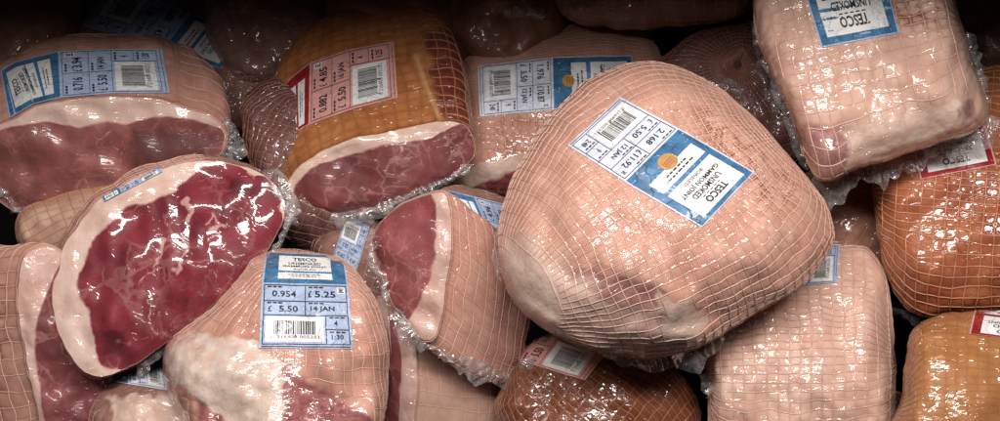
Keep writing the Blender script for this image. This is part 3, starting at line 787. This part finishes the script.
# --- big centre joint
roll(dict(desc='biggest joint, pink under fine white netting, blue label with gold badge, centre right', seed=4, dz=96, c=(668, 212), H=112, k=.12, e=2.15, tilt=.22, jag=.6,
  outline=[(640, 62), (600, 74), (575, 91), (550, 117), (530, 147), (512, 180), (501, 218), (498, 253), (504, 284), (520, 309), (545, 330), (575, 345), (610, 355), (650, 358), (690, 351), (720, 336), (745, 320), (770, 306), (795, 291), (815, 273), (830, 248), (833, 228), (826, 203), (810, 180), (790, 157), (770, 134), (745, 109), (715, 85), (680, 68)],
  peak=(-10, 14), axis=(-.84, -.52, .22), polar=True, R=140, actr=(0, 0, -10), cell=(9.6, 11.6), ref=(.3, .3, 1), wob=1.6, mat=M_PINK_DIAG, string='string_pale', sr=.62, lump=3,
  fat=[[(502, 235), (520, 240), (560, 275), (600, 300), (620, 335), (570, 345), (520, 315), (500, 275)], [(655, 295), (690, 300), (705, 318), (700, 340), (655, 345), (665, 318)], [(600, 322), (660, 340), (640, 358), (590, 350)]], fsoft=22,
  meat=[[(560, 262), (610, 268), (670, 290), (668, 330), (640, 338), (610, 315), (570, 285)]], msoft=26,
  nonet=[[(498, 262), (520, 258), (545, 275), (556, 300), (552, 330), (530, 330), (505, 300)], [(668, 304), (692, 306), (702, 318), (694, 334), (672, 334)]],
  haze=[[(500, 225), (530, 235), (570, 265), (600, 285), (620, 350), (560, 345), (510, 310)], [(600, 300), (660, 310), (705, 330), (690, 356), (610, 356)]],
  stain=[[(700, 100), (745, 125), (795, 165), (800, 200), (770, 215), (730, 170), (695, 130)]],
  label=dict(left=[(755, 173, 0), (688, 134, .5), (620, 97, 1)], right=[(703, 228, 0), (634, 188, .5), (567, 145, 1)], yb=.565, badge=True, greyish=True, panel=(.10, .87), asp=.45, txt=('2.168', '11.92', '5.50', '12 JAN', '9', '2:48'), seed=7),
  seams=[([(600, 353), (640, 361), (672, 358), (700, 352), (726, 337)], 17, 6, 1, 12), ([(672, 354), (688, 361), (708, 358)], 26, 7, 1, 16), ([(500, 225), (496, 255), (502, 285)], 7, 3)]))

# --- right hand side
roll(dict(desc='boxy pale pink joint with upside-down blue label, cut by the top edge', seed=5, dz=138, c=(872, 55), H=88, k=.42, e=4.2, tilt=.25,
  outline=[(752, -5), (756, -45), (850, -75), (940, -60), (956, -5), (968, 45), (982, 88), (989, 112), (978, 130), (950, 141), (900, 156), (850, 173), (824, 180), (812, 172), (798, 140), (784, 102), (768, 68), (757, 35)],
  flat=(1, -.24), axis=(1, .25, .05), cell=(12.5, 12.0), R=88, ref=(0, 0, 1), mat=M_PALE, string='string_pale', sr=.6, wob=1.2,
  fat=[[(845, 132), (880, 118), (930, 108), (962, 100), (960, 140), (900, 155), (850, 168)]], meat=[[(796, 130), (815, 122), (850, 128), (868, 142), (850, 172), (820, 180), (806, 160)], [(950, 104), (972, 100), (974, 118), (955, 122)]], msoft=16,
  nonet=[[(858, 132), (925, 112), (975, 95), (1000, 120), (900, 170), (850, 180)], [(952, 0), (962, 0), (1000, 120), (975, 120)], [(740, -40), (757, -40), (774, 60), (808, 140), (790, 140)]],
  stain=[[(888, 0), (900, -20), (950, 0), (960, 20), (930, 26), (895, 30)]],
  label=dict(left=[(900, 35, 0), (890, 0, .16), (880, -40, .4), (868, -60, 1)], right=[(822, 50, 0), (807, 0, .22), (797, -30, .4), (790, -50, 1)], yb=.5, asp=.5, panel=(.11, .89), txt=('1.204', '6.62', '5.50', '14 JAN', '4', '1:30'), seed=8),
  seams=[([(806, 190), (840, 184), (872, 173), (905, 163), (945, 151), (975, 140), (1006, 122)], 24, 8, -1, 22), ([(752, 20), (766, 62), (782, 100), (797, 140), (808, 172)], 12, 2.5, 1, 2), ([(966, 30), (978, 70), (990, 108)], 9, 3)]))

roll(dict(name='smoked_gammon_joint', desc='rust orange netted joint with red label, at the right edge below a pale one', seed=6, dz=-24, c=(985, 195), H=92, k=.5, e=3.4, tilt=.3,
  outline=[(873, 178), (878, 150), (895, 112), (930, 82), (985, 68), (1050, 66), (1085, 100), (1095, 200), (1080, 290), (1000, 314), (960, 317), (925, 315), (904, 304), (889, 280), (879, 245), (874, 210)],
  flat=(1, .06), axis=(1, -.07, .0), cell=(12.6, 9.4), R=104, mat=M_SMOKE, string='string_tan', sr=.72, wob=1.2,
  stain=[[(938, 170), (962, 168), (968, 270), (945, 275)], [(985, 185), (1010, 185), (1010, 290), (990, 290)], [(876, 280), (1000, 290), (1000, 320), (900, 320)]],
  label=dict(left=[(997, 166, 0), (986, 128, .3), (978, 95, 1)], right=[(921, 181, 0), (911, 140, .3), (905, 110, 1)], yb=.5, red=True, kind='SMOKED', panel=(.1, .88), asp=.5, txt=('1.350', '7.43', '5.50', '16 JAN', '6', '1:50'), seed=9),
  seams=[([(886, 306), (910, 318), (935, 326), (962, 322), (1004, 314)], 12, 5, -1, 4)]))

roll(dict(name='smoked_gammon_joint', desc='ochre brown smoked joint with a red label corner, bottom right corner', seed=7, dz=-22, c=(1000, 415), H=80, k=.4, e=3.0, tilt=.2,
  outline=[(893, 440), (900, 400), (906, 355), (916, 326), (945, 314), (1000, 312), (1070, 325), (1100, 420), (1070, 510), (950, 520), (905, 490)],
  axis=(1, 0, 0), cell=(11, 11), R=100, mat=M_OCHRE, string='string_brown', sr=.22, nonet=[[(880, 300), (1200, 300), (1200, 352), (880, 352)]],
  label=dict(left=[(1046, 344, 0), (1056, 290, 1)], right=[(969, 335, 0), (982, 280, 1)], yb=.6, red=True, kind='SMOKED', panel=(.1, .86), asp=.5, txt=('1.350', '7.43', '5.50', '16 JAN', '6', '1:50'), seed=10)))

roll(dict(desc='pale pink netted joint with only a small blue label corner showing, bottom right of centre', seed=8, dz=-80, c=(800, 365), H=84, k=.5, e=3.6, tilt=.25,
  outline=[(706, 385), (706, 350), (708, 310), (718, 275), (740, 255), (780, 247), (820, 245), (850, 245), (870, 250), (883, 268), (890, 300), (895, 345), (894, 392), (896, 430), (888, 480), (850, 500), (760, 500), (716, 480), (708, 430)],
  axis=(1, .03, 0), cell=(11.2, 9.6), R=98, mat=M_PALE2, string='string_pale', sr=.58, wob=1.5,
  label=dict(left=[(750, 290, 0), (838, 283, 1)], right=[(752, 248, 0), (840, 246, 1)], yb=.36, asp=.4, txt=('1.102', '6.06', '5.50', '14 JAN', '4', '1:30'), seed=11),
  seams=[([(694, 350), (706, 370), (710, 398)], 17, 6, 1, 24), ([(704, 360), (722, 342), (744, 326), (770, 310)], 13, 6, 1, 5), ([(886, 384), (896, 400), (904, 414), (910, 440)], 20, 6, 1, 42)]))

# --- front left
cut(dict(desc='bright red cut slab with thick curved white fat rim, resting on the heap, left', seed=9, dz=78,
  face=[(52, 310), (53, 285), (60, 258), (71, 232), (88, 211), (108, 194), (132, 179), (160, 168), (190, 161), (215, 160), (245, 166), (268, 176), (283, 192), (287, 208), (280, 230), (265, 255), (245, 278), (220, 300), (195, 322), (165, 345), (140, 362), (122, 372), (100, 377), (80, 369), (62, 345)],
  lean=[(77, 285), (80, 266), (88, 248), (100, 232), (115, 216), (128, 205), (145, 200), (165, 195), (172, 192), (176, 190), (180, 183), (190, 178), (196, 172), (208, 165), (226, 165), (250, 171), (272, 183), (281, 196), (283, 209), (282, 235), (264, 260), (244, 283), (218, 306), (194, 326), (164, 348), (138, 364), (120, 370), (105, 369), (98, 358), (92, 335), (88, 312), (80, 297)],
  c=(178, 262), run=(-10, -7), L=85, ex=4, grad=(-.05, -.12), bulge=16, mat=M_PINK, meatmat=ME_BRIGHT, fatmat=M_FAT2, cell=(12, 13), string='string', sr=.5, jag=.8, mjag=1.2, edge=12, rim=.988, kmax=.984,
  netin=[[(60, 245), (75, 200), (130, 150), (215, 148), (210, 162), (130, 182), (80, 225)]], meat=[[(110, 366), (140, 350), (200, 305), (260, 245), (272, 190), (240, 150), (330, 140), (330, 420), (100, 420)]],
  veins=[([(186, 200), (190, 213), (188, 222)], 3.2, .9), ([(164, 238), (161, 250), (158, 262), (152, 270)], 2.6, .85), ([(152, 270), (143, 278), (138, 290)], 1.8, .6), ([(150, 270), (166, 268)], 1.8, .6), ([(183, 238), (185, 250), (179, 262), (177, 274)], 2.4, .8),
         ([(214, 216), (222, 224), (212, 230)], 3.6, .8), ([(206, 224), (214, 217)], 3.0, .8), ([(148, 300), (152, 318), (156, 332)], 1.6, .6), ([(142, 285), (148, 302)], 1.4, .5), ([(120, 300), (132, 316), (140, 328)], 1.4, .4), ([(108, 345), (140, 340), (165, 330)], 1.6, .45), ([(236, 210), (246, 224), (240, 240)], 1.2, .35)],
  darks=[([(100, 330), (125, 330), (125, 355), (108, 355)], 14), ([(228, 176), (262, 186), (250, 200), (228, 192)], 14)],
  label=dict(left=[(104, 203, 0), (163, 172, 1)], right=[(101.5, 198, 0), (161.5, 167.5, 1)], yb=.3, asp=.3, txt=('0.640', '3.52', '5.50', '14 JAN', '3', '1:10'), seed=12, lift=1.5),
  seams=[([(288, 190), (290, 214), (280, 240), (262, 266), (240, 288), (210, 314), (176, 342), (140, 366)], 9, 3.2, -1, 2), ([(262, 170), (282, 184), (292, 204), (288, 222)], 17, 6, -1, 4), ([(146, 358), (142, 368), (136, 374)], 11, 4)]))

cut(dict(desc='joint with netted tan rind and pale fat stripe, cut off by the left edge', seed=10, dz=2,
  face=[(22, 256), (16, 300), (24, 352), (38, 420), (52, 475), (95, 478), (124, 440), (116, 392), (104, 340), (84, 280), (62, 250), (40, 244)],
  lean=[(50, 284), (40, 308), (34, 340), (36, 372), (44, 420), (56, 473), (94, 476), (121, 440), (113, 393), (102, 342), (82, 284), (62, 264)],
  c=(72, 370), run=(-120, 8), L=70, ex=4, grad=(-.35, .1), mat=M_PINK, meatmat=ME_DARK, fatmat=M_FATP, cell=(15, 15), string='string_pale', sr=.6, mjag=.6, stain=[[(-20, 270), (5, 280), (5, 420), (-20, 420)]]))

roll(dict(desc='joint with upright blue price label, white fat lump and raw red patch, bottom left', seed=11, dz=30, c=(284, 372), H=82, k=.25, e=2.7, tilt=.22,
  outline=[(162, 366), (168, 342), (188, 325), (215, 305), (240, 275), (256, 257), (290, 249), (340, 260), (366, 284), (379, 310), (388, 345), (387, 390), (382, 425), (366, 470), (320, 505), (250, 505), (205, 465), (178, 415), (165, 385)],
  axis=(.12, 1, .2), ref=(0, 0, 1), actr=(0, 0, -10), cell=(13, 13), R=105, mat=mat_rind('pink_rind_fatty', PINK1, PINK2, 21, pillow=.8, meat=(.37, .125, .12), fat=(.72, .59, .51)), string='string_pale', sr=.5, wob=2.5,
  fat=[[(164, 350), (192, 334), (226, 336), (258, 342), (276, 356), (284, 380), (280, 425), (240, 430), (200, 400), (170, 380)]], fsoft=14,
  meat=[[(276, 368), (299, 378), (337, 397), (366, 414), (380, 440), (330, 450), (284, 430)], [(196, 394), (240, 412), (240, 440), (200, 430)]], msoft=16,
  nonet=[[(160, 340), (225, 335), (262, 342), (278, 362), (299, 376), (337, 394), (366, 412), (360, 460), (160, 460)]],
  label=dict(left=[(266, 252, 0), (262, 283, .36), (259, 349, 1)], right=[(343, 256, 0), (348, 285, .36), (353, 350, 1)], yb=.36, panel=(.18, .82), asp=.9, txt=('0.954', '5.25', '5.50', '14 JAN', '4', '1:30'), seed=3)))

cut(dict(desc='small tilted joint showing rose lean on its left and netted rind on its right, centre', seed=12, dz=62,
  face=[(371, 240), (380, 222), (400, 205), (424, 194), (444, 190), (452, 210), (452, 245), (448, 285), (442, 318), (432, 342), (414, 336), (399, 315), (385, 285), (375, 258)],
  lean=[(371, 240), (380, 221), (400, 204), (424, 194), (435, 203), (438, 236), (436, 262), (430, 285), (420, 304), (408, 320), (398, 317), (385, 286), (374, 258)],
  c=(407, 258), run=(104, 74), L=80, ex=2.8, grad=(.45, .1), mat=M_PINK, meatmat=ME_ROSE, fatmat=M_FATP, cell=(13.5, 13.5), string='string_pale', sr=.6, swell=.06,
  veins=[([(392, 224), (398, 250), (396, 280)], 1.4, .4), ([(384, 240), (394, 262)], 1.2, .35), ([(418, 228), (408, 252), (406, 270)], 1.1, .35)],
  seams=[([(394, 306), (406, 330), (428, 346), (456, 360), (484, 372), (506, 379), (524, 372), (536, 356)], 17, 6.5, -1, 4), ([(370, 228), (371, 250), (380, 278), (392, 306)], 10, 5, 1, 2)]))

cut(dict(desc='cream-tan joint with a strip of lean and fat, under the small tilted one, bottom centre', seed=13, dz=-62,
  face=[(374, 300), (384, 296), (402, 312), (414, 340), (418, 375), (416, 410), (410, 455), (392, 470), (378, 450), (384, 400), (388, 350), (380, 320)],
  lean=[(378, 302), (385, 304), (393, 320), (400, 345), (402, 375), (400, 410), (398, 450), (390, 462), (382, 448), (387, 400), (391, 350), (384, 322)],
  c=(394, 388), run=(112, 14), L=70, ex=3.4, grad=(.5, .1), mat=M_TAN, meatmat=ME_ROSE, fatmat=M_FATP, cell=(15, 15), string='string_pale', sr=.48, kmax=.9, mjag=.4))

roll(dict(name='smoked_gammon_joint', desc='dark orange smoked joint with pink label, glossy, in the gap below the biggest joint', seed=14, dz=-105, c=(602, 412), H=72, k=.3, e=2.4, tilt=.2,
  outline=[(496, 420), (502, 385), (512, 362), (532, 342), (562, 330), (605, 326), (640, 340), (668, 360), (692, 388), (700, 425), (680, 480), (600, 505), (520, 480)],
  axis=(.72, -.6, 0), cell=(10, 10), R=90, mat=M_RUST, string='string_brown', sr=.3, wob=1.5,
  label=dict(left=[(472, 347, 0), (540, 367, .6), (586, 381, 1)], right=[(497, 312, 0), (566, 331, .6), (613, 347, 1)], yb=.2, red=True, kind='SMOKED', asp=.4, txt=('0.766', '4.21', '5.50', '16 JAN', '4', '1:20'), seed=14)))

# --- shaded joints at the back and in the gaps
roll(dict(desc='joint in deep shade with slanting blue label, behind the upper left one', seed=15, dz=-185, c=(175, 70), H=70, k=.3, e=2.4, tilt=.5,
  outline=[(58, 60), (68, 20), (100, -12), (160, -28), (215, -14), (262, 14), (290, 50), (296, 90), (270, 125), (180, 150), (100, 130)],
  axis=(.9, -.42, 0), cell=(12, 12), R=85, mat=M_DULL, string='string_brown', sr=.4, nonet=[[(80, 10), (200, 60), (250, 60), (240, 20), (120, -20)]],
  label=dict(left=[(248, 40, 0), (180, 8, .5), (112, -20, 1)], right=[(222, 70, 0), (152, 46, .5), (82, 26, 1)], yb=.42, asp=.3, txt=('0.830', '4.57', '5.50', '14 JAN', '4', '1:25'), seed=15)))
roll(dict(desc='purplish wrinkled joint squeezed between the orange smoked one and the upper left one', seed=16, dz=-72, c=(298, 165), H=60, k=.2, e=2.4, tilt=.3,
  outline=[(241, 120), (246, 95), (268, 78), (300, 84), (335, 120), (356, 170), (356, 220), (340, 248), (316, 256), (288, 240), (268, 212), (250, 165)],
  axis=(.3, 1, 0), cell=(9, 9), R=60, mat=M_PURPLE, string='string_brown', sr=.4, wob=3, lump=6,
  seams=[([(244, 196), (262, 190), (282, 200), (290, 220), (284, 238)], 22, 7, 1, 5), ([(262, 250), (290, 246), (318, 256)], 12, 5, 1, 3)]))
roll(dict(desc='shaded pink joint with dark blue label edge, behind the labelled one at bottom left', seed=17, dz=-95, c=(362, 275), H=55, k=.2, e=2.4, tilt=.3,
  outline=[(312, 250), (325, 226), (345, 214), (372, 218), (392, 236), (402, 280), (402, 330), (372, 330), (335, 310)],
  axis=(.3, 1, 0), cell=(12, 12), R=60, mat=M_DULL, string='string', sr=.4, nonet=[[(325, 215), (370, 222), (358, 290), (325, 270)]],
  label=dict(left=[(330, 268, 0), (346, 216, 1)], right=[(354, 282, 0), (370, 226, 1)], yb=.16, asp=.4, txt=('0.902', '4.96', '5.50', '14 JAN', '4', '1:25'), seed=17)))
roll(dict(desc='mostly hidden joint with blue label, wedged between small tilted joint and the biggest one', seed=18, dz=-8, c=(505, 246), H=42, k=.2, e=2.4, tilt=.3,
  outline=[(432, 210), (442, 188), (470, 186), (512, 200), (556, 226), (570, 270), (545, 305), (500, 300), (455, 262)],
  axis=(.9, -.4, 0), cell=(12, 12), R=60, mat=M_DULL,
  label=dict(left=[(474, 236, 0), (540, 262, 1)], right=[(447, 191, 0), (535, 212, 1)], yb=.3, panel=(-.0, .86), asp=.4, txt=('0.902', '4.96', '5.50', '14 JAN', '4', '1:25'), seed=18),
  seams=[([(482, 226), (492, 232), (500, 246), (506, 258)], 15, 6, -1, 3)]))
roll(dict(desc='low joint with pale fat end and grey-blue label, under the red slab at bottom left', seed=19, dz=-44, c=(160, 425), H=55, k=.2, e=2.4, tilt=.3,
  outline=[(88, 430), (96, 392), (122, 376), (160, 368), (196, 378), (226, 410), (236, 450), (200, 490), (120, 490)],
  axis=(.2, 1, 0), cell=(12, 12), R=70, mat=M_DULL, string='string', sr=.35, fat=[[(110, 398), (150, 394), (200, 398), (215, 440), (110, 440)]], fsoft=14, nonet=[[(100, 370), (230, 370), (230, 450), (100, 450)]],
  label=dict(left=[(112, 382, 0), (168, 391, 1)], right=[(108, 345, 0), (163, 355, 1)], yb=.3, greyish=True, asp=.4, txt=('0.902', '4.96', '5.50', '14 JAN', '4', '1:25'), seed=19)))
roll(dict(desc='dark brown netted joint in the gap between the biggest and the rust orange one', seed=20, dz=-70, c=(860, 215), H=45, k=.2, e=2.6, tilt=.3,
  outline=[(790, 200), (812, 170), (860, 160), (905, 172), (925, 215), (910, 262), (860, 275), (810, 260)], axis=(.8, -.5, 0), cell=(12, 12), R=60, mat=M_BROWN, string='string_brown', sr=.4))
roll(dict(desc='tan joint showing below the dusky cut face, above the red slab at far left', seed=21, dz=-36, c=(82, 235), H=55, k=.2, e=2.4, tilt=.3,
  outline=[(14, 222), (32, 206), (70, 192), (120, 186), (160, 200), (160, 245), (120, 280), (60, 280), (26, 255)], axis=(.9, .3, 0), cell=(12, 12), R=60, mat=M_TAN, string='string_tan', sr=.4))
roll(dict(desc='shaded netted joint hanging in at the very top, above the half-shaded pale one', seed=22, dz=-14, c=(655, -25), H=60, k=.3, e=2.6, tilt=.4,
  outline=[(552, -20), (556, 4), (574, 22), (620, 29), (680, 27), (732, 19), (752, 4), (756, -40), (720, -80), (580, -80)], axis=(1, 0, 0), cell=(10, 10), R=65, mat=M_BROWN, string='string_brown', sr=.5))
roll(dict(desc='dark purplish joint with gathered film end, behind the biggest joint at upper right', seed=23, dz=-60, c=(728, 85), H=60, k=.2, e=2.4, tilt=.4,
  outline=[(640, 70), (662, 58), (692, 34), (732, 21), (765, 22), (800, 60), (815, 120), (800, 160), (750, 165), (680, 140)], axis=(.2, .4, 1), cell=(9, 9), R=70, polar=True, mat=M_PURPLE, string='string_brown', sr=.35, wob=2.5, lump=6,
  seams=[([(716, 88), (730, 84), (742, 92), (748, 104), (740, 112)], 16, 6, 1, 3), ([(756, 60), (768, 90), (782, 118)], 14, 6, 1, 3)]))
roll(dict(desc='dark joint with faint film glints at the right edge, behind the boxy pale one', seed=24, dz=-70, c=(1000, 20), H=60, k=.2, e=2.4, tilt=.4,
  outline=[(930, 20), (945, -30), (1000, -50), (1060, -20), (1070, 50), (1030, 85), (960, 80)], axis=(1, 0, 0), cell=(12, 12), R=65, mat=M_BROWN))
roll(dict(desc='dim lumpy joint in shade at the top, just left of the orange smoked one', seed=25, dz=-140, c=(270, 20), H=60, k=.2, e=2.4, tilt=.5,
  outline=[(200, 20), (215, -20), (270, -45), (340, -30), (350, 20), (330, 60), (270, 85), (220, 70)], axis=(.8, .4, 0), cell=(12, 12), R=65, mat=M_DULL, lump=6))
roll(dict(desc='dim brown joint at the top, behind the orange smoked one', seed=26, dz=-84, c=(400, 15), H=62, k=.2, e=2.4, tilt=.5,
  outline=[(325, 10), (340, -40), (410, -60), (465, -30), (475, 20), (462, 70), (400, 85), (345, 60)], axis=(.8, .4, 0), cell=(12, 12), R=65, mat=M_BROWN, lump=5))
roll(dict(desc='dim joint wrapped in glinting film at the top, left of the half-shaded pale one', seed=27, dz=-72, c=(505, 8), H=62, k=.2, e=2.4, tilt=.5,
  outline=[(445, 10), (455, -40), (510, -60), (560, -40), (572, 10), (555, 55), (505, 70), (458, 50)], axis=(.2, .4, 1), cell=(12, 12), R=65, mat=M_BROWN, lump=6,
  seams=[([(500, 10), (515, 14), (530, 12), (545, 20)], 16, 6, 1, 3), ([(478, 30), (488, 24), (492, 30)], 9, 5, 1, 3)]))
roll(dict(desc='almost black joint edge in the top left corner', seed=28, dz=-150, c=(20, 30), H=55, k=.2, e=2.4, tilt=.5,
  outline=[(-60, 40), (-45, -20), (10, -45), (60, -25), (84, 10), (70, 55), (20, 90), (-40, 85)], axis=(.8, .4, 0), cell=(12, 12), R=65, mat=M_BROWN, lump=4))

# ------------------------------------------------------------------ shelf, light, camera
def structure(name, V, faces, mat):
    me = bpy.data.meshes.new(name); me.from_pydata(V, [], faces); me.materials.append(mat)
    o = bpy.data.objects.new(name, me); col.objects.link(o); o['kind'] = 'structure'; return o
g = G('black_shelf')
nb = g.bump(g.noise(6, 3), .3, .5)
M_SH = g.done(g.pbsdf(Base_Color=(.008, .008, .009), Roughness=.55, Normal=nb))
structure('shelf', [(-1.2, -.7, 0), (1.2, -.7, 0), (1.2, .9, 0), (-1.2, .9, 0)], [(0, 1, 2, 3)], M_SH)
structure('back_panel', [(-1.2, .9, -.02), (1.2, .9, -.02), (1.2, .9, .9), (-1.2, .9, .9)], [(0, 1, 2, 3)], M_SH)

def area(name, loc, target, sx, sy, power, color, spread):
    li = bpy.data.lights.new(name, 'AREA'); li.shape = 'RECTANGLE'; li.size = sx; li.size_y = sy; li.energy = power; li.color = color; li.spread = math.radians(spread)
    o = bpy.data.objects.new(name, li); col.objects.link(o); o.location = loc
    o.rotation_euler = (Vector(target)-Vector(loc)).to_track_quat('-Z', 'Y').to_euler()
    return o
EY, EZ = -.142, .60                 # front edge of the shelf above, which shades the back of the heap
for ang in (53, 57.5, 62):
    y, z = EY-.42*math.cos(math.radians(ang)), EZ+.42*math.sin(math.radians(ang))
    area('panel_lamp', (.05, y, z), (.02, -.12, .2), 0.95, .034, 2.08, (1, .94, .905), 130)
def box(name, x0, x1, y0, y1, z0, z1, mat):
    V = [(x, y, z) for z in (z0, z1) for y in (y0, y1) for x in (x0, x1)]
    return structure(name, V, [(0, 2, 3, 1), (4, 5, 7, 6), (0, 1, 5, 4), (2, 6, 7, 3), (0, 4, 6, 2), (1, 3, 7, 5)], mat)
box('upper_shelf', -1.2, 1.2, EY, .898, EZ, EZ+.025, M_SH)

w = bpy.data.worlds.new('World'); scene.world = w; w.use_nodes = True
bg = w.node_tree.nodes['Background']; bg.inputs[0].default_value = (.9, .85, .85, 1); bg.inputs[1].default_value = .022

cam = bpy.data.cameras.new('camera'); cam.angle = HFOV; cam.sensor_fit = 'HORIZONTAL'; cam.clip_end = 20; cam.clip_start = .01
co = bpy.data.objects.new('camera', cam); col.objects.link(co); co.location = CAM
co.rotation_euler = Vector(F).to_track_quat('-Z', 'Y').to_euler()
scene.camera = co
scene.view_settings.view_transform = 'Standard'; scene.view_settings.look = 'None'; scene.view_settings.exposure = 0; scene.view_settings.gamma = 1
try: scene.cycles.transparent_max_bounces = 16
except Exception: pass
